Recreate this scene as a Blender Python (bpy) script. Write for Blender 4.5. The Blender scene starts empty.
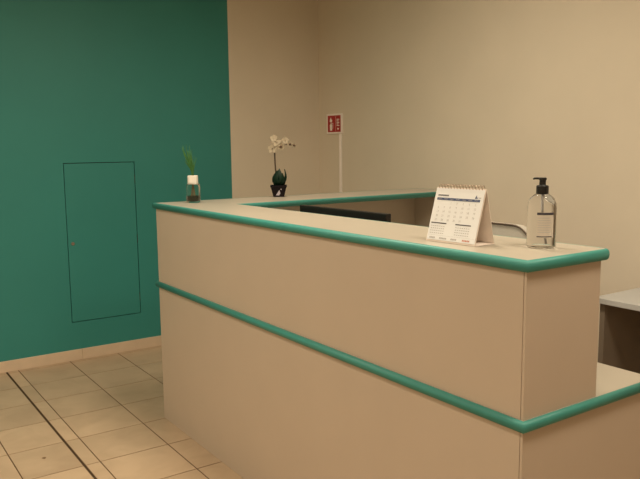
import bpy, bmesh, math, random
from mathutils import Vector, Matrix
random.seed(7)
S = bpy.context.scene
COL = S.collection

# ------------------------------------------------------------------ camera
cd = bpy.data.cameras.new('camera'); cam = bpy.data.objects.new('camera', cd); COL.objects.link(cam)
F = Vector((0.56091971, 0.81775377, -0.12902654)); R = Vector((0.82379208, -0.56678662, -0.01093325)); U = Vector((0.08207122, 0.10015836, 0.99158087))
m = Matrix((R, U, -F)).transposed().to_4x4(); m.translation = Vector((-1.38953, -1.13706, 1.42433))
cam.matrix_world = m
cd.sensor_width = 36; cd.lens = 719.3475 / 640 * 36; cd.clip_start = 0.05
S.camera = cam
S.view_settings.view_transform = 'Standard'; S.view_settings.look = 'None'
S.view_settings.gamma = 1; S.view_settings.use_curve_mapping = False
S.view_settings.exposure = 0.0

# ------------------------------------------------------------------ world
W = bpy.data.worlds.new('world'); S.world = W; W.use_nodes = True
W.node_tree.nodes['Background'].inputs[0].default_value = (1, .72, .45, 1)
W.node_tree.nodes['Background'].inputs[1].default_value = .02

# ------------------------------------------------------------------ ceiling lamps (light + fixture body built below)
CEIL = 3.0
WARM = (1.0, .87, .67)
LAMPS = [  # x, y, watts
    (-1.5, 1.5, 30), (0.3, 1.35, 29), (-1.5, -0.9, 16), (-3.2, 1.3, 26), (0.3, -0.7, 26), (-3.2, -2.4, 16),
]
for i, (x, y, w) in enumerate(LAMPS):
    ld = bpy.data.lights.new('ceiling_lamp_light', 'AREA'); ld.shape = 'SQUARE'; ld.size = .5
    ld.energy = w; ld.color = WARM; ld.spread = math.radians(160)
    lo = bpy.data.objects.new('ceiling_lamp_light', ld); COL.objects.link(lo); lo.location = (x, y, CEIL - .035)

# ------------------------------------------------------------------ materials
def mat(name, col, rough=.5, noise=0, nscale=6, bump=0, bscale=200, metal=0, trans=0, ior=1.45, coat=0, spec=None, emit=None, estr=0):
    M = bpy.data.materials.new(name); M.use_nodes = True
    n = M.node_tree.nodes; l = M.node_tree.links; b = n['Principled BSDF']
    b.inputs['Base Color'].default_value = (*col, 1); b.inputs['Roughness'].default_value = rough
    b.inputs['Metallic'].default_value = metal; b.inputs['Transmission Weight'].default_value = trans
    b.inputs['IOR'].default_value = ior; b.inputs['Coat Weight'].default_value = coat
    if spec is not None: b.inputs['Specular IOR Level'].default_value = spec
    if emit: b.inputs['Emission Color'].default_value = (*emit, 1); b.inputs['Emission Strength'].default_value = estr
    tc = n.new('ShaderNodeTexCoord')
    if noise:
        t = n.new('ShaderNodeTexNoise'); t.inputs['Scale'].default_value = nscale; t.inputs['Detail'].default_value = 5
        l.new(tc.outputs['Object'], t.inputs['Vector'])
        r = n.new('ShaderNodeMapRange'); r.inputs[1].default_value = .3; r.inputs[2].default_value = .7
        r.inputs[3].default_value = 1 - noise; r.inputs[4].default_value = 1 + noise
        l.new(t.outputs['Fac'], r.inputs[0])
        x = n.new('ShaderNodeVectorMath'); x.operation = 'SCALE'; x.inputs[0].default_value = col
        l.new(r.outputs[0], x.inputs['Scale']); l.new(x.outputs[0], b.inputs['Base Color'])
    if bump:
        t = n.new('ShaderNodeTexNoise'); t.inputs['Scale'].default_value = bscale; t.inputs['Detail'].default_value = 3
        l.new(tc.outputs['Object'], t.inputs['Vector'])
        bp = n.new('ShaderNodeBump'); bp.inputs['Strength'].default_value = bump; bp.inputs['Distance'].default_value = .002
        l.new(t.outputs['Fac'], bp.inputs['Height']); l.new(bp.outputs[0], b.inputs['Normal'])
    return M

M_wall = mat('cream_paint', (.71, .63, .51), .8, .02, 3, .15, 120)
M_teal = mat('teal_paint', (.036, .24, .222), .5, .03, 2, .15, 120)
M_ceil = mat('white_ceiling_paint', (.75, .72, .66), .9, .02, 3, .1, 100)
M_base = mat('beige_ceramic_skirting', (.66, .52, .38), .4, .04, 12)
M_panel = mat('cream_laminate', (.53, .435, .345), .45, .015, 5, .05, 300)
M_inner = mat('pale_inner_laminate', (.68, .60, .50), .5, .015, 5)
M_top = mat('white_laminate_top', (.43, .385, .315), .34, .015, 9)
M_trim = mat('turquoise_edge_trim', (.05, .265, .23), .48, .03, 30)
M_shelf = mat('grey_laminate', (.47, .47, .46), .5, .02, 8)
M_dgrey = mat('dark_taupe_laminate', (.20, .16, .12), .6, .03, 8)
M_black = mat('black_plastic', (.012, .011, .010), .4, .05, 60)
M_screen = mat('black_screen_glass', (.008, .008, .009), .12)
M_gap = mat('dark_joint', (.045, .026, .012), .9, .1, 40)
M_stain = mat('small_brown_stain', (.20, .12, .06), .7, .1, 40)
M_grout = mat('brown_grout', (.11, .06, .028), .9, .15, 40)
M_paper = mat('white_paper', (.82, .83, .84), .7, .01, 20)
M_board = mat('cream_cardboard', (.84, .74, .66), .8, .03, 30)
M_ink = mat('dark_print_ink', (.05, .045, .06), .7, .02, 30)
M_inkblue = mat('blue_print_ink', (.07, .10, .20), .7, .02, 30)
M_inkgrey = mat('grey_print_ink', (.46, .45, .45), .7, .02, 30)
M_inkpink = mat('red_print_ink', (.55, .25, .20), .7, .02, 30)
M_metal = mat('bronze_wire', (.45, .33, .25), .35, metal=.8)
M_chrome = mat('brushed_steel', (.55, .54, .52), .3, metal=1)
M_glass = mat('clear_plastic', (1, 1, 1), .03, trans=1, ior=1.12)
M_glass2 = mat('clear_glass', (.97, .99, .97), .02, trans=1, ior=1.18)
M_liquid = mat('clear_gel', (.99, .98, .95), .02, trans=1, ior=1.3)
M_amber = mat('dark_green_amber_liquid', (.012, .014, .004), .25)
M_white = mat('white_plastic', (.78, .74, .66), .4, .01, 20)
M_reed = mat('brown_reed', (.22, .13, .05), .7, .1, 60)
M_grass = mat('green_grass_blade', (.05, .17, .04), .6, .2, 40)
M_leaf = mat('dark_orchid_leaf', (.004, .020, .010), .5, .2, 30, spec=.25)
M_stem = mat('brown_orchid_stem', (.06, .035, .02), .6, .2, 60)
M_petal = mat('cream_orchid_petal', (.36, .30, .21), .7, .05, 60)
M_throat = mat('brown_orchid_throat', (.10, .05, .03), .6, .2, 60)
M_pot = mat('black_glazed_pot', (.008, .005, .007), .5, .1, 20, spec=.2)
M_label = mat('cream_label_film', (.62, .56, .48), .5, .01, 20)
M_silver = mat('pale_lilac_mark', (.50, .46, .52), .4)
M_soil = mat('bark_soil', (.05, .03, .02), .95, .4, 90, .6, 90)
M_red = mat('red_sign_print', (.40, .018, .018), .45, .03, 30)
M_signw = mat('white_sign_plastic', (.92, .84, .78), .45, .01, 30)
M_fabric = mat('pale_grey_fabric', (.52, .49, .43), .95, .05, 300, .4, 500)
M_rim = mat('dark_brown_piping', (.10, .07, .05), .6)
M_lampglow = mat('lamp_diffuser', (.9, .85, .75), .5, emit=(1, .8, .55), estr=3)

def tile_mat():
    M = mat('beige_stone_tile', (.6, .47, .33), .38)
    n = M.node_tree.nodes; l = M.node_tree.links; b = n['Principled BSDF']
    tc = n.new('ShaderNodeTexCoord'); g = n.new('ShaderNodeNewGeometry')
    add = n.new('ShaderNodeVectorMath'); add.operation = 'ADD'
    sc = n.new('ShaderNodeVectorMath'); sc.operation = 'SCALE'; sc.inputs[0].default_value = (13, 7, 5)
    l.new(g.outputs['Random Per Island'], sc.inputs['Scale']); l.new(sc.outputs[0], add.inputs[0]); l.new(tc.outputs['Object'], add.inputs[1])
    t = n.new('ShaderNodeTexNoise'); t.inputs['Scale'].default_value = 5.5; t.inputs['Detail'].default_value = 7; t.inputs['Distortion'].default_value = .8
    l.new(add.outputs[0], t.inputs['Vector'])
    cr = n.new('ShaderNodeValToRGB')
    e = cr.color_ramp.elements
    e[0].position = .33; e[0].color = (.45, .325, .215, 1); e[1].position = .68; e[1].color = (.53, .39, .262, 1)
    l.new(t.outputs['Fac'], cr.inputs[0])
    mr = n.new('ShaderNodeMapRange'); mr.inputs[3].default_value = .92; mr.inputs[4].default_value = 1.06
    l.new(g.outputs['Random Per Island'], mr.inputs[0])
    s2 = n.new('ShaderNodeVectorMath'); s2.operation = 'SCALE'
    l.new(cr.outputs[0], s2.inputs[0]); l.new(mr.outputs[0], s2.inputs['Scale']); l.new(s2.outputs[0], b.inputs['Base Color'])
    return M
M_tile = tile_mat()

# ------------------------------------------------------------------ helpers
def obj(name, bm, mats, parent=None, smooth=False, loc=None, rotz=0):
    me = bpy.data.meshes.new(name)
    bmesh.ops.recalc_face_normals(bm, faces=bm.faces[:])
    bm.to_mesh(me); bm.free()
    for k in (mats if isinstance(mats, (list, tuple)) else [mats]): me.materials.append(k)
    if smooth:
        for f in me.polygons: f.use_smooth = True
    o = bpy.data.objects.new(name, me); COL.objects.link(o)
    if parent: o.parent = parent
    if loc: o.location = loc
    if rotz: o.rotation_euler.z = rotz
    return o
def tag(o, label=None, cat=None, group=None, kind=None):
    if label: o['label'] = label
    if cat: o['category'] = cat
    if group: o['group'] = group
    if kind: o['kind'] = kind
    return o
def thing(name, label, cat, loc=(0, 0, 0), rotz=0, group=None):
    o = bpy.data.objects.new(name, None); o.empty_display_size = .1; COL.objects.link(o)
    o.location = loc; o.rotation_euler.z = rotz
    return tag(o, label, cat, group)
def box(bm, x0, x1, y0, y1, z0, z1, bev=0, mi=0, seg=2):
    v = [bm.verts.new((x, y, z)) for z in (z0, z1) for x, y in ((x0, y0), (x1, y0), (x1, y1), (x0, y1))]
    fs = [bm.faces.new([v[i] for i in q]) for q in ((3, 2, 1, 0), (4, 5, 6, 7), (0, 1, 5, 4), (1, 2, 6, 5), (2, 3, 7, 6), (3, 0, 4, 7))]
    for f in fs: f.material_index = mi
    if bev:
        es = {e for f in fs for e in f.edges}
        bmesh.ops.bevel(bm, geom=list(es), offset=bev, segments=seg, affect='EDGES', profile=.6)
    return fs
def BX(*a, **k):
    bm = bmesh.new(); box(bm, *a, **k); return bm
def prism(bm, pts, z0, z1, bev=0):
    a = [bm.verts.new((x, y, z0)) for x, y in pts]; b = [bm.verts.new((x, y, z1)) for x, y in pts]
    fs = [bm.faces.new(a[::-1]), bm.faces.new(b)]
    n = len(pts)
    for i in range(n): fs.append(bm.faces.new((a[i], a[(i + 1) % n], b[(i + 1) % n], b[i])))
    if bev: bmesh.ops.bevel(bm, geom=list({e for f in fs for e in f.edges}), offset=bev, segments=2, affect='EDGES')
    return fs
def lathe(bm, prof, n=32, cx=0, cy=0, cap=True, sq=0):
    """revolve (r,z); sq>0 squares the outline (superellipse)"""
    rings = []
    for r, z in prof:
        ring = []
        for i in range(n):
            a = 2 * math.pi * i / n; k = 1
            if sq:
                c, s = abs(math.cos(a)), abs(math.sin(a)); k = (c ** sq + s ** sq) ** (-1 / sq)
            ring.append(bm.verts.new((cx + r * k * math.cos(a), cy + r * k * math.sin(a), z)))
        rings.append(ring)
    for a, b in zip(rings, rings[1:]):
        for i in range(n): bm.faces.new((a[i], a[(i + 1) % n], b[(i + 1) % n], b[i]))
    if cap: bm.faces.new(rings[0][::-1]); bm.faces.new(rings[-1])
def tube(bm, pts, rad, n=8):
    pts = [Vector(p) for p in pts]; rs = rad if isinstance(rad, (list, tuple)) else [rad] * len(pts)
    rings = []; up = None
    for i, p in enumerate(pts):
        t = (pts[min(i + 1, len(pts) - 1)] - pts[max(i - 1, 0)]).normalized()
        if up is None:
            up = Vector((0, 0, 1)) if abs(t.z) < .9 else Vector((1, 0, 0))
        s = t.cross(up).normalized(); up = s.cross(t).normalized()
        rings.append([bm.verts.new(p + (s * math.cos(2 * math.pi * k / n) + up * math.sin(2 * math.pi * k / n)) * rs[i]) for k in range(n)])
    for a, b in zip(rings, rings[1:]):
        for i in range(n): bm.faces.new((a[i], a[(i + 1) % n], b[(i + 1) % n], b[i]))
    bm.faces.new(rings[0][::-1]); bm.faces.new(rings[-1])
def bez(p0, p1, p2, p3, n=12):
    o = []
    for i in range(n + 1):
        t = i / n; o.append(tuple((1 - t) ** 3 * a + 3 * (1 - t) ** 2 * t * b + 3 * (1 - t) * t * t * c + t ** 3 * d for a, b, c, d in zip(p0, p1, p2, p3)))
    return o
def sweep(bm, path, prof, closed):
    """sweep (outward, z) profile along 2-D path with mitred corners; outward = right of travel"""
    n = len(path); rings = []
    P = [Vector(p) for p in path]
    for i in range(n):
        d0 = (P[i] - P[i - 1]).normalized() if (i or closed) else None
        d1 = (P[(i + 1) % n] - P[i]).normalized() if (i < n - 1 or closed) else None
        if d0 is None: d0 = d1
        if d1 is None: d1 = d0
        n0 = Vector((d0.y, -d0.x)); n1 = Vector((d1.y, -d1.x))
        mv = (n0 + n1).normalized(); mv = mv / max(.3, mv.dot(n0))
        rings.append([bm.verts.new((P[i].x + mv.x * o, P[i].y + mv.y * o, z)) for o, z in prof])
    k = len(prof)
    rr = list(zip(rings, rings[1:])) + ([(rings[-1], rings[0])] if closed else [])
    for a, b in rr:
        for j in range(k): bm.faces.new((a[j], a[(j + 1) % k], b[(j + 1) % k], b[j]))
    if not closed: bm.faces.new(rings[0]); bm.faces.new(rings[-1][::-1])
def nose(z0, z1, out):
    """bull-nose profile between z0 and z1"""
    h = z1 - z0; pr = [(0, z0)]
    for i in range(9):
        a = -math.pi / 2 + math.pi * i / 8
        pr.append((out - .010 + .010 * math.cos(a) if abs(math.cos(a)) > -1 else 0, (z0 + z1) / 2 + (h / 2) * (math.copysign(abs(math.sin(a)) ** .8, math.sin(a)))))
    pr.append((0, z1)); return pr
def arc(cx, cy, r, a0, a1, n=8):
    return [(cx + r * math.cos(math.radians(a0 + (a1 - a0) * i / n)), cy + r * math.sin(math.radians(a0 + (a1 - a0) * i / n))) for i in range(n + 1)]
def text_mesh(bm, s, size, M, align='CENTER', mi=0):
    cu = bpy.data.curves.new('t', 'FONT'); cu.body = s; cu.size = size; cu.align_x = align; cu.align_y = 'CENTER'
    o = bpy.data.objects.new('t', cu); COL.objects.link(o)
    me = o.to_mesh(); me2 = me.copy(); o.to_mesh_clear()
    me2.transform(M); k = len(bm.faces); bm.from_mesh(me2); bm.faces.ensure_lookup_table()
    for f in bm.faces[k:]: f.material_index = mi
    bpy.data.objects.remove(o); bpy.data.curves.remove(cu); bpy.data.meshes.remove(me2)

# ------------------------------------------------------------------ room
XR, YB, XL, YF = 1.945, 3.716, -4.2, -4.2
XT = 1.140                                   # teal paint stops here
HX0, HX1, HZ0, HZ1 = -.094, .389, .26, 1.331 # hatch
# floor
bm = bmesh.new(); box(bm, XL, XR, YF, YB, -.10, -.0018, mi=0)
s = .329; y0 = 2.6876
g = .0028
xs = [-.4525 + s * k for k in range(0, 8)]
xl = [-.784 - s * k for k in range(0, 11)][::-1]
spans = [(xl[i], xl[i + 1]) for i in range(len(xl) - 1)] + [(-.784, -.5277), (-.5197, -.4525)] + [(xs[i], xs[i + 1]) for i in range(7)]
spans = [(XL, xl[0])] + spans + [(xs[7], XR)]
ys = [y0 + s * k for k in range(-21, 4)]
ys = [YF] + [y for y in ys if YF < y < YB] + [YB]
for a, b in spans:
    for c, d in zip(ys, ys[1:]):
        a2, b2 = max(a, XL) + g, min(b, XR) - g
        if b2 - a2 < .01 or d - c < .02: continue
        box(bm, a2, b2, c + g, d - g, -.004, 0, mi=1)
box(bm, -.5262, -.5212, YF, YB, -.003, -.0008, mi=2)
prism(bm, [(-.654 + .009 * math.cos(a) * (1 + .3 * math.sin(3 * a)), 2.222 + .012 * math.sin(a)) for a in [k * math.pi / 6 for k in range(12)]], -.0002, .0002)
bm.faces.ensure_lookup_table()
for f in bm.faces[-14:]: f.material_index = 3
tag(obj('floor', bm, [M_grout, M_tile, M_gap, M_stain]), kind='structure')
# back wall with hatch opening
bm = bmesh.new(); t = .14
box(bm, XL - t, HX0, YB, YB + t, 0, CEIL, mi=0); box(bm, HX1, XT, YB, YB + t, 0, CEIL, mi=0)
box(bm, HX0, HX1, YB, YB + t, 0, HZ0, mi=0); box(bm, HX0, HX1, YB, YB + t, HZ1, CEIL, mi=0)
box(bm, HX0, HX1, YB + .06, YB + t, HZ0, HZ1, mi=2)
box(bm, XT, XR + t, YB, YB + t, 0, CEIL, mi=1)
tag(obj('wall_back', bm, [M_teal, M_wall, M_gap]), kind='structure')
tag(obj('wall_right', BX(XR, XR + t, YF, YB, 0, CEIL), M_wall), kind='structure')
tag(obj('wall_left', BX(XL - t, XL, YF, YB, 0, CEIL), M_wall), kind='structure')
tag(obj('wall_front', BX(XL - t, XR + t, YF - t, YF, 0, CEIL), M_wall), kind='structure')
tag(obj('ceiling', BX(XL - t, XR + t, YF - t, YB + t, CEIL, CEIL + .12), M_ceil), kind='structure')
# skirting of ceramic pieces with joints
def skirting(name, a, b, axis):
    bm = bmesh.new(); p = a
    first = -.038
    cuts = [a] + sorted([first + .66 * k for k in range(-30, 30) if a < first + .66 * k < b]) + [b]
    for c, d in zip(cuts, cuts[1:]):
        if d - c < .01: continue
        if axis == 'x': box(bm, c + .0006, d - .0006, YB - .011, YB, .0005, .074, bev=.002)
        else: box(bm, XR - .011, XR, c + .0006, d - .0006, .0005, .074, bev=.002)
    return tag(obj(name, bm, M_base), kind='structure')
skirting('baseboard_back', XL, XR - .012, 'x')
skirting('baseboard_right', YF, YB, 'y')

# ceiling lamps
LAMP_WHERE = ['above the floor in front of the teal wall', 'above the seat side of the counter', 'above the floor left of the counter front',
              'nearest the left wall beside the teal wall', 'above the near end of the counter', 'in the rear left corner of the room']
for x, y, w in LAMPS:
    where = LAMP_WHERE.pop(0)
    lp = thing('ceiling_lamp', 'square white framed ceiling lamp ' + where, 'ceiling lamp', (x, y, CEIL), group='square lamps in the ceiling')
    bm = bmesh.new()
    for q in ((-.31, .31, .28, .31), (-.31, .31, -.31, -.28), (-.31, -.28, -.28, .28), (.28, .31, -.28, .28)): box(bm, *q, -.03, 0, bev=.003)
    obj('frame', bm, M_white, lp)
    obj('diffuser', BX(-.28, .28, -.28, .28, -.015, -.006), M_lampglow, lp)

# ------------------------------------------------------------------ access hatch in the teal wall
ht = thing('access_hatch', 'flush teal access hatch outlined by a thin dark gap in the teal wall', 'hatch', ((HX0 + HX1) / 2, YB, HZ0))
hw = (HX1 - HX0) / 2; hh = HZ1 - HZ0; e = .0045
obj('hatch_door', BX(-hw + e, hw - e, .0012, .02, e, hh - e, bev=.001), M_teal, ht)
bm = bmesh.new(); lathe(bm, [(.011, 0), (.011, .006), (.009, .007)], 20)
for v in bm.verts: v.co = (v.co.x - hw + .035, -v.co.z + .0014, v.co.y + .535)
obj('lock', bm, M_dgrey, ht, smooth=False)
for z in (.12, .535, .95): obj('hinge', BX(hw - .0043, hw - .0005, .001, .012, z - .03, z + .03, bev=.0008), M_gap, ht)

# ------------------------------------------------------------------ reception counter
L, CW, H, HS, TH = 2.372, .298, 1.144, .737, .029
WX = 1.79                       # wing end
rc = thing('reception_counter', 'cream two-level corner reception counter with turquoise rounded edges on a tiled floor', 'reception counter')
ZP = H - TH
# panels
obj('front_panel', BX(0, .019, .0096, L, HS, ZP, bev=.0008), M_panel, rc)['label'] = 'cream upper front panel'
obj('front_panel', BX(0, .019, .0096, L, 0, HS - TH, bev=.0008), M_panel, rc)['label'] = 'cream lower front panel'
obj('end_panel', BX(0, CW, 0, .0078, HS, ZP, bev=.0008), M_panel, rc)['label'] = 'cream upper end panel'
obj('end_panel', BX(0, .56, 0, .0078, 0, HS - TH, bev=.0008), M_panel, rc)['label'] = 'cream lower end panel'
obj('inner_panel', BX(CW - .019, CW, .008, .05, HS, ZP, bev=.0008), M_panel, rc)
obj('back_panel', BX(.0195, WX - .036, L - .019, L, 0, ZP, bev=.0008), M_inner, rc)
obj('side_panel', BX(WX - .035, WX - .01, L - .33, L, 0, ZP, bev=.0008), M_inner, rc)
obj('divider', BX(.019, .27, 1.21, 1.228, HS, ZP, bev=.0008), M_panel, rc)
# upper worktop: L shape (front run + back wing)
o_ = .003; wi = .318; wf = .278; wy = L - .35
rr = .012
outline = [(-o_, -o_), (wi - rr, -o_)] + arc(wi - rr, -o_ + rr, rr, -90, 0)[1:] + [(wf, wy), (WX, wy), (WX, L + o_), (-o_, L + o_)]
bm = bmesh.new(); prism(bm, outline, ZP + .0005, H)
obj('worktop', bm, M_top, rc)
bm = bmesh.new(); sweep(bm, outline, nose(ZP - .001, H + .0004, .0115), True)
obj('edge_trim', bm, M_trim, rc, smooth=True)['label'] = 'turquoise rounded trim round the upper worktop'
# lower worktop
low = [(-o_, -o_), (.575, -o_), (.575, wy - .25), (WX - .036, wy - .25), (WX - .036, L - .0195), (-o_, L + o_)]
low = [(-o_, -o_), (.575, -o_), (.575, wy - .25), (WX - .036, wy - .25), (WX - .036, L + o_), (-o_, L + o_)]
bm = bmesh.new(); prism(bm, low, HS - TH + .0005, HS)
obj('desk_top', bm, M_top, rc)
bm = bmesh.new()
sweep(bm, [(WX - .036, L + o_), (-o_, L + o_), (-o_, -o_), (.575, -o_)], nose(HS - TH - .001, HS + .0004, .0115), False)
obj('edge_trim', bm, M_trim, rc, smooth=True)['label'] = 'turquoise rounded trim round the lower ledge'

# ------------------------------------------------------------------ grey desk by the right wall
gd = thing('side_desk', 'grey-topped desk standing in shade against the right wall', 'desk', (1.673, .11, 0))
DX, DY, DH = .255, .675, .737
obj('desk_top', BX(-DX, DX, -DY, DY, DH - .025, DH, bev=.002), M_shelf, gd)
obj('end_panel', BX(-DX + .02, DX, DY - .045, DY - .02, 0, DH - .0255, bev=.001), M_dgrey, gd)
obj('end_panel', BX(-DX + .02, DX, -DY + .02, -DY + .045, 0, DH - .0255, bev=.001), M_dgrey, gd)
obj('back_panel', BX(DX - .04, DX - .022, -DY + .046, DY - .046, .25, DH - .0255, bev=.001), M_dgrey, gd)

# ------------------------------------------------------------------ monitor behind the counter
mx, my = .44, 1.352
mo = thing('computer_monitor', 'black flat monitor seen from behind over the counter edge', 'monitor', (mx, my, HS), rotz=0)
a_ = math.atan2(.02, .627)
mo.rotation_euler.z = a_
bm = bmesh.new(); box(bm, -.02, .008, -.300, .300, .055, .4175, bev=.004); box(bm, -.035, -.019, -.16, .16, .12, .32, bev=.006)
obj('housing', bm, M_black, mo)
obj('screen', BX(.0081, .0095, -.288, .288, .075, .402), M_screen, mo)
bm = bmesh.new(); box(bm, -.06, -.036, -.025, .025, .012, .24, bev=.004)
obj('stand', bm, M_black, mo)
obj('base', BX(-.11, .09, -.12, .12, .0, .012, bev=.004), M_black, mo)

# ------------------------------------------------------------------ office chair
ch = thing('office_chair', 'pale grey office chair with dark-edged rounded backrest behind the counter', 'chair', (.84, 1.03, 0))
def rrect(y0, y1, z0, z1, r, n=8):
    o = []
    for cy, cz, a in ((y1 - r, z1 - r, 0), (y0 + r, z1 - r, 90), (y0 + r, z0 + r, 180), (y1 - r, z0 + r, 270)):
        for i in range(n + 1):
            q = math.radians(a + 90 * i / n); o.append((cy + r * math.cos(q), cz + r * math.sin(q)))
    return o
bo = rrect(-.235, .235, .60, 1.083, .10)
bm = bmesh.new()
A = [bm.verts.new((.155, y, z)) for y, z in bo]; B = [bm.verts.new((.195, y, z)) for y, z in bo]
bm.faces.new(A); bm.faces.new(B[::-1])
for i in range(len(bo)): bm.faces.new((A[i], A[(i + 1) % len(bo)], B[(i + 1) % len(bo)], B[i]))
obj('backrest', bm, M_fabric, ch)
bm = bmesh.new(); pp = [(.153, y, z) for y, z in bo]; tube(bm, pp + pp[:1], .0042, 6)
obj('piping', bm, M_rim, ch, smooth=True)
obj('seat', BX(-.22, .2, -.23, .23, .42, .49, bev=.025, seg=3), M_fabric, ch)
bm = bmesh.new(); tube(bm, bez((.05, 0, .41), (.27, 0, .40), (.25, 0, .5), (.215, 0, .8)), .014)
obj('back_bar', bm, M_black, ch, smooth=True)
bm = bmesh.new(); lathe(bm, [(.03, .10), (.03, .25), (.018, .25), (.018, .42)], 20); obj('gas_column', bm, M_black, ch, smooth=False)
for k in range(5):
    a = math.radians(72 * k + 10); c, s_ = math.cos(a), math.sin(a)
    bm = bmesh.new(); tube(bm, [(.02 * c, .02 * s_, .11), (.15 * c, .15 * s_, .10), (.24 * c, .24 * s_, .075)], [.02, .016, .012])
    lg = obj('leg', bm, M_black, ch, smooth=True)
    bm = bmesh.new(); tube(bm, [(.24 * c - .022 * s_, .24 * s_ + .022 * c, .0285), (.24 * c + .022 * s_, .24 * s_ - .022 * c, .0285)], .028, 16)
    obj('castor', bm, M_black, lg)

# ------------------------------------------------------------------ desk calendar
cu_ = Vector((.0688, -.9976, 0)); cn = Vector((.9976, .0688, 0))
cal = thing('desk_calendar', 'white tent-shaped desk calendar with spiral binding on the counter', 'calendar', (.058, .420, H))
CWD = .182; CHT = .156; CO = .046; CB = .084
def cp(u, n, z): return cu_ * u + cn * n + Vector((0, 0, z))
def slab(bm, a, b, c, d, th, mi=0):
    a, b, c, d = map(Vector, (a, b, c, d)); nn = (b - a).cross(d - a).normalized() * th
    v = [bm.verts.new(q) for q in (a, b, c, d)]; w = [bm.verts.new(q + nn) for q in (a, b, c, d)]
    fs = [bm.faces.new(v), bm.faces.new(w[::-1])] + [bm.faces.new((v[i], v[(i + 1) % 4], w[(i + 1) % 4], w[i])) for i in range(4)]
    for f in fs: f.material_index = mi
bm = bmesh.new()
slab(bm, cp(0, 0, .001), cp(CWD, 0, .001), cp(CWD, CO, CHT), cp(0, CO, CHT), -.0012)
slab(bm, cp(0, CB, .001), cp(CWD, CB, .001), cp(CWD, CO + .002, CHT), cp(0, CO + .002, CHT), .0012)
slab(bm, cp(0, .001, .0005), cp(CWD, .001, .0005), cp(CWD, CB, .0005), cp(0, CB, .0005), .0012)
obj('stand', bm, M_board, cal)
# page: a sheet leaning on the front board; page coordinates (u across, v up along the slope)
sl = Vector((0, 0, 0)); slope = (cp(0, CO, CHT) - cp(0, 0, 0)); SLN = slope.length; sv = slope.normalized()
pn = cu_.cross(sv).normalized()
if pn.x > 0: pn = -pn
def pg(u, v, h=0): return cu_ * u + sv * v + pn * (.0022 + h)
bm = bmesh.new(); slab(bm, pg(.002, .006), pg(CWD - .002, .006), pg(CWD - .002, SLN - .003), pg(.002, SLN - .003), .0004 if (pg(1, 0) - pg(0, 0)).cross(pg(0, 1) - pg(0, 0)).dot(pn) < 0 else -.0004)
page = obj('page', bm, M_paper, cal)
bm = bmesh.new()
def mark(u0, u1, v0, v1, mi):
    v = [bm.verts.new(pg(*q, .0006)) for q in ((u0, v0), (u1, v0), (u1, v1), (u0, v1))]; f = bm.faces.new(v); f.material_index = mi
mark(.012, .170, .1245, .1315, 1)                       # dark band with the weekday names
for k in range(7): mark(.016 + .0225 * k, .030 + .0225 * k, .1272, .1288, 2)
def tmat(u, v):
    M = Matrix((cu_, sv, pn)).transposed().to_4x4(); M.translation = pg(u, v, .0007); return M
for k in range(9): mark(.014 + .0045 * k, .0175 + .0045 * k, .1365, .1405, 0)   # illegible month name, rendered as small strokes
d = 1
for r_ in range(5):
    for c_ in range(7):
        if (r_ == 0 and c_ < 2) or d > 31: continue
        text_mesh(bm, str(d), .0085, tmat(.023 + .0225 * c_, .1155 - .0125 * r_), mi=2); d += 1
mark(.008, .066, .0545, .0575, 0); mark(.100, .156, .0545, .0575, 0)
for blk in (.010, .102):
    for r_ in range(4):
        for c_ in range(7): mark(blk + .0078 * c_, blk + .0045 + .0078 * c_, .046 - .007 * r_, .048 - .007 * r_, 2)
mark(.004, CWD - .004, .0195, .0199, 2)
for k, u in enumerate((.012, .050, .093, .135)):
    for j in range(4 + k % 2): mark(u + .0055 * j, u + .0045 + .0055 * j, .010, .0145, 3 if k == 3 else 2)
# little corner emblem
for a, b, c_ in (((.150, .134), (.158, .134), (.155, .144)), ((.158, .1345), (.162, .1345), (.1595, .139))):
    f = bm.faces.new([bm.verts.new(pg(*q, .0006)) for q in (a, b, c_)]); f.material_index = 1
mark(.164, .172, .1350, .1375, 2)
obj('print', bm, [M_ink, M_inkblue, M_inkgrey, M_inkpink], page)
bm = bmesh.new(); cen = cp(0, CO + .001, CHT - .001)
nst = 15
for k in range(nst):
    u = .012 + (CWD - .024) * k / (nst - 1)
    ring = []
    for i in range(13):
        a = 2 * math.pi * i / 12; ring.append(cen + cu_ * (u + .0012 * i / 12) + cn * (.0060 * math.cos(a)) + Vector((0, 0, .0068 * math.sin(a) + .0038)))
    tube(bm, ring, .0010, 5)
obj('spiral_binding', bm, M_metal, cal, smooth=True)

# ------------------------------------------------------------------ pump bottle
bt = thing('pump_bottle', 'clear plastic hand sanitizer bottle with black pump standing on the counter corner', 'bottle', (.203, .122, H), rotz=math.radians(-52))
bm = bmesh.new()
prof = [(.030, .0008), (.0365, .002), (.039, .006), (.039, .112), (.0375, .124), (.032, .137), (.022, .146), (.0145, .150), (.0140, .156)]
lathe(bm, prof, 40)
obj('body', bm, M_glass, bt, smooth=True)
bt.scale = (.98, .98, .98)
bm = bmesh.new(); RB = .0396
def cyl_patch(u0, u1, v0, v1, mi, rr=RB):
    n = 10; pr = None
    for i in range(n + 1):
        u = u0 + (u1 - u0) * i / n; a = u / rr
        q = [bm.verts.new((rr * math.sin(a), -rr * math.cos(a), v)) for v in (v0, v1)]
        if pr:
            f = bm.faces.new((pr[0], q[0], q[1], pr[1])); f.material_index = mi
        pr = q
cyl_patch(-.012, .036, .031, .101, 0)
lab_front = RB + .0003
cyl_patch(-.012, .036, .0935, .1000, 1, lab_front); cyl_patch(-.012, .030, .0330, .0355, 1, lab_front)
for k in range(7): cyl_patch(-.010, .022 + .008 * ((k * 37) % 5) / 5, .0845 - .0065 * k, .0857 - .0065 * k, 2, lab_front)
obj('label', bm, [M_label, M_ink, M_inkgrey], bt)
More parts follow.
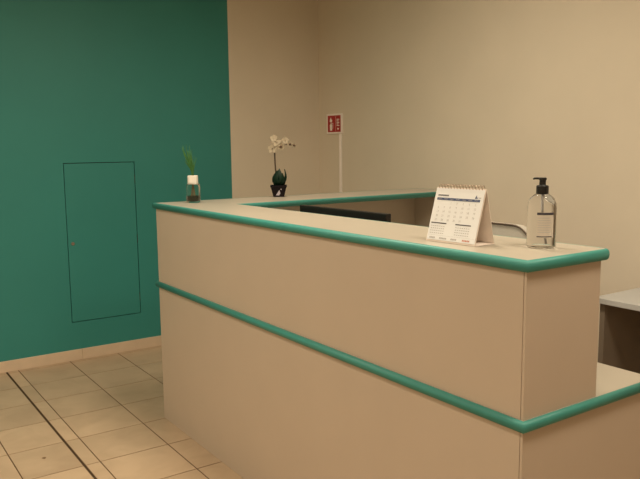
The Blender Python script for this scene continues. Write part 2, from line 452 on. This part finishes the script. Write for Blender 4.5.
bm = bmesh.new(); lathe(bm, [(.0155, .148), (.0165, .150), (.0165, .170), (.0145, .172), (.0095, .173), (.0088, .174), (.0088, .186), (.0100, .1865), (.0105, .188), (.0105, .192), (.008, .1935)], 28)
obj('pump_collar', bm, M_black, bt, smooth=False)
bm = bmesh.new(); tube(bm, [(0, 0, .1905), (-.016, 0, .191), (-.022, 0, .1908), (-.025, 0, .1885)], [.0034, .0030, .0028, .0025], 12)
obj('nozzle', bm, M_black, bt, smooth=True)
bm = bmesh.new(); tube(bm, [(0, 0, .150), (.001, 0, .1), (.006, 0, .05), (.012, -.004, .012)], .0032, 10)
obj('dip_tube', bm, M_inkgrey, bt, smooth=True)

# ------------------------------------------------------------------ reed diffuser
df = thing('reed_diffuser', 'small glass reed diffuser with white neck and green stems on the far counter corner', 'diffuser', (.153, 2.248, H), rotz=math.radians(-35))
bm = bmesh.new()
outer = [(.030, .001), (.034, .004), (.0345, .010), (.0345, .082), (.033, .092), (.026, .100), (.022, .1005), (.022, .106)]
inner = [(.019, .1055), (.019, .098), (.024, .096), (.030, .088), (.0315, .080), (.0315, .012), (.028, .008)]
lathe(bm, outer + inner, 36, sq=3)
obj('glass_jar', bm, M_glass2, df, smooth=True)
bm = bmesh.new(); lathe(bm, [(.0275, .0085), (.031, .0115), (.031, .034)], 32, sq=3); obj('liquid', bm, M_amber, df)
bm = bmesh.new(); lathe(bm, [(.0235, .0935), (.025, .096), (.025, .136), (.023, .1385), (.008, .1385), (.008, .134)], 32, sq=4); obj('cap', bm, M_white, df)
for k in range(4):
    a = k * 1.7 + .4; bm = bmesh.new()
    tube(bm, [(-.012 * math.cos(a), -.012 * math.sin(a), .02), (.005 * math.cos(a), .005 * math.sin(a), .141)], .0022, 6)
    obj('reed', bm, M_reed, df)
for k in range(26):
    a = random.uniform(0, 6.28); q = random.uniform(.012, .040); h = random.uniform(.20, .295); lean = -.022 * (h - .14) / .15
    bm = bmesh.new()
    tube(bm, bez((.004 * math.cos(a), .004 * math.sin(a), .139), (.006 * math.cos(a), .006 * math.sin(a), .18), (q * .6 * math.cos(a) + lean, q * .6 * math.sin(a), .23 if h > .24 else .19), (q * math.cos(a) + lean, q * math.sin(a), h), 8), [.0016, .0018, .002, .0022, .0022, .002, .0017, .0012, .0006], 5)
    obj('grass_blade', bm, M_grass, df, smooth=True)

# ------------------------------------------------------------------ orchid
oc = thing('potted_orchid', 'cream orchid in a small black square pot on the counter wing', 'orchid', (.708, 2.325, H), rotz=math.radians(-32))
bm = bmesh.new()
def sqring(w, z): return [bm.verts.new((x * w, y * w, z)) for x, y in ((-1, -1), (1, -1), (1, 1), (-1, 1))]
rg = [sqring(.030, .001), sqring(.043, .054), sqring(.046, .055), sqring(.046, .065), sqring(.042, .065), sqring(.039, .05)]
bm.faces.new(rg[0][::-1]); bm.faces.new(rg[-1])
for a, b in zip(rg, rg[1:]):
    for i in range(4): bm.faces.new((a[i], a[(i + 1) % 4], b[(i + 1) % 4], b[i]))
pot = obj('pot', bm, M_pot, oc)
bm = bmesh.new()
def potpt(x, z): return (x, -(.030 + .013 * z / .054) - .0012, z)
f = bm.faces.new([bm.verts.new(potpt(*q)) for q in ((-.016, .010), (.002, .009), (.009, .020), (.004, .040), (-.004, .028))])
f = bm.faces.new([bm.verts.new(potpt(*q)) for q in ((.010, .043), (.018, .039), (.014, .049))])
obj('mark', bm, M_silver, pot)
obj('soil', BX(-.038, .038, -.038, .038, .0505, .058, bev=.003), M_soil, oc)
def leaf(bm, base, tip, wid, up, n=8):
    base, tip, up = Vector(base), Vector(tip), Vector(up)
    d = (tip - base); side = d.cross(up).normalized(); nn = side.cross(d).normalized()
    L_, Rr, Cc = [], [], []
    for i in range(n + 1):
        t = i / n; w = wid * math.sin(math.pi * min(1, .12 + .88 * t) ** .8) if i < n else .0005
        p = base + d * t + nn * (math.sin(math.pi * t) * d.length * .18)
        Cc.append(bm.verts.new(p - nn * .003)); L_.append(bm.verts.new(p + side * w)); Rr.append(bm.verts.new(p - side * w))
    for i in range(n):
        bm.faces.new((L_[i], L_[i + 1], Cc[i + 1], Cc[i])); bm.faces.new((Cc[i], Cc[i + 1], Rr[i + 1], Rr[i]))
for k, (a, h, r_, w) in enumerate(((.3, .175, .030, .024), (2.2, .165, .022, .024), (3.9, .170, .020, .026), (5.2, .155, .034, .022), (4.6, .18, .008, .030), (1.2, .15, .03, .026), (5.9, .135, .026, .026), (3.2, .14, .022, .026))):
    bm = bmesh.new(); leaf(bm, (.008 * math.cos(a), .008 * math.sin(a), .055), (r_ * math.cos(a) + .008, r_ * math.sin(a), h - .022), w, (math.cos(a), math.sin(a), .3))
    lf = obj('leaf', bm, M_leaf, oc, smooth=True); md = lf.modifiers.new('s', 'SOLIDIFY'); md.thickness = .002
bm = bmesh.new()
st = bez((-.006, 0, .056), (-.018, 0, .15), (-.020, 0, .22), (-.018, 0, .265), 8) + bez((-.018, 0, .265), (-.012, 0, .292), (.03, -.005, .290), (.088, -.01, .288), 12)[1:]
tube(bm, st, [.0042] * 9 + [.0034 - .0016 * i / 12 for i in range(12)], 8)
obj('stem', bm, M_stem, oc, smooth=True)
def flower(c, face, sc, dark):
    face = Vector(face).normalized(); s1 = face.cross(Vector((0, 0, 1))).normalized(); u1 = s1.cross(face)
    bm = bmesh.new()
    for k in range(5):
        a = math.radians(90 + 72 * k); w = (.011 if k in (1, 4) else .0075) * sc; ln = .024 * sc
        dr = s1 * math.cos(a) + u1 * math.sin(a); sd = face.cross(dr)
        P = Vector(c); v = []
        for t, ww in ((0, .15), (.3, .8), (.6, 1), (.85, .7), (1, .1)): v.append((P + dr * ln * t + sd * w * ww + face * .004 * t, P + dr * ln * t - sd * w * ww + face * .004 * t))
        vv = [(bm.verts.new(a1), bm.verts.new(b1)) for a1, b1 in v]
        for q, r2 in zip(vv, vv[1:]): bm.faces.new((q[0], r2[0], r2[1], q[1]))
    fl = obj('flower', bm, M_petal, oc, smooth=False); md = fl.modifiers.new('s', 'SOLIDIFY'); md.thickness = .001
    bm = bmesh.new(); bmesh.ops.create_icosphere(bm, subdivisions=2, radius=.005 * sc * dark, matrix=Matrix.Translation(Vector(c) + face * .005) @ Matrix.Diagonal((1.5, 1, .8, 1)))
    obj('throat', bm, M_throat, fl, smooth=True)
for c, fc, sc, dk in (((-.030, -.012, .268), (-.2, -1, .1), 1.15, .5), ((-.006, -.012, .300), (.1, -1, .3), 1.1, .4), ((.016, -.014, .280), (.1, -1, -.2), 1.0, 1.2), ((.040, -.012, .312), (.2, -1, .2), .9, .4), ((.066, -.014, .292), (.3, -1, 0), .8, 1.3), ((.088, -.012, .286), (.4, -1, -.1), .6, 1.6), ((-.022, -.008, .325), (-.1, -1, .3), .9, .3)):
    flower(c, fc, sc, dk)

# ------------------------------------------------------------------ fire extinguisher sign and cable duct on the right wall
sg = thing('fire_extinguisher_sign', 'red and white fire extinguisher sign on the right wall beside the room corner', 'sign', (XR, 3.496, 1.595))
obj('plate', BX(-.010, -.0006, -.102, .102, -.078, .078, bev=.0015), M_signw, sg)
def wq(bm, y0, y1, z0, z1, d=.0112, mi=0):   # y measured to the viewer's right = -y
    f = bm.faces.new([bm.verts.new((-d, -a, b)) for a, b in ((y0, z0), (y1, z0), (y1, z1), (y0, z1))]); f.material_index = mi
def wpoly(bm, pts, d=.0112, mi=0):
    f = bm.faces.new([bm.verts.new((-d, -a, b)) for a, b in pts]); f.material_index = mi
bm = bmesh.new(); box(bm, -.0108, -.0101, -.086, .086, -.064, .064); obj('red_field', bm, M_red, sg)
bm = bmesh.new()
# flame over an extinguisher
wpoly(bm, [(-.052, .012), (-.030, .012), (-.024, .024), (-.031, .038), (-.036, .030), (-.040, .052), (-.052, .038), (-.058, .022)])
wpoly(bm, [(-.056, -.052), (-.026, -.052), (-.026, -.008), (-.034, -.001), (-.048, -.001), (-.056, -.008)])
wq(bm, -.046, -.036, -.001, .006); wq(bm, -.046, -.020, .003, .007)
wq(bm, -.018, -.013, -.040, .005)
# lettering block and arrow in the right field
wq(bm, .020, .0225, -.056, .056)
for k in range(5): wq(bm, .034, .070 - .01 * (k % 2), .030 - .012 * k, .036 - .012 * k)
wpoly(bm, [(.040, -.034), (.066, -.034), (.053, -.052)])
obj('symbols', bm, M_signw, sg)
dc = thing('cable_duct', 'thin white vertical cable duct running down the right wall below the sign', 'cable duct', (XR, 3.418, .075))
obj('channel', BX(-.016, -.0006, -.008, .008, 0, 1.44, bev=.003), M_signw, dc)
obj('back_strip', BX(-.0006, -.0001, -.012, .012, 0, 1.445), M_white, dc)
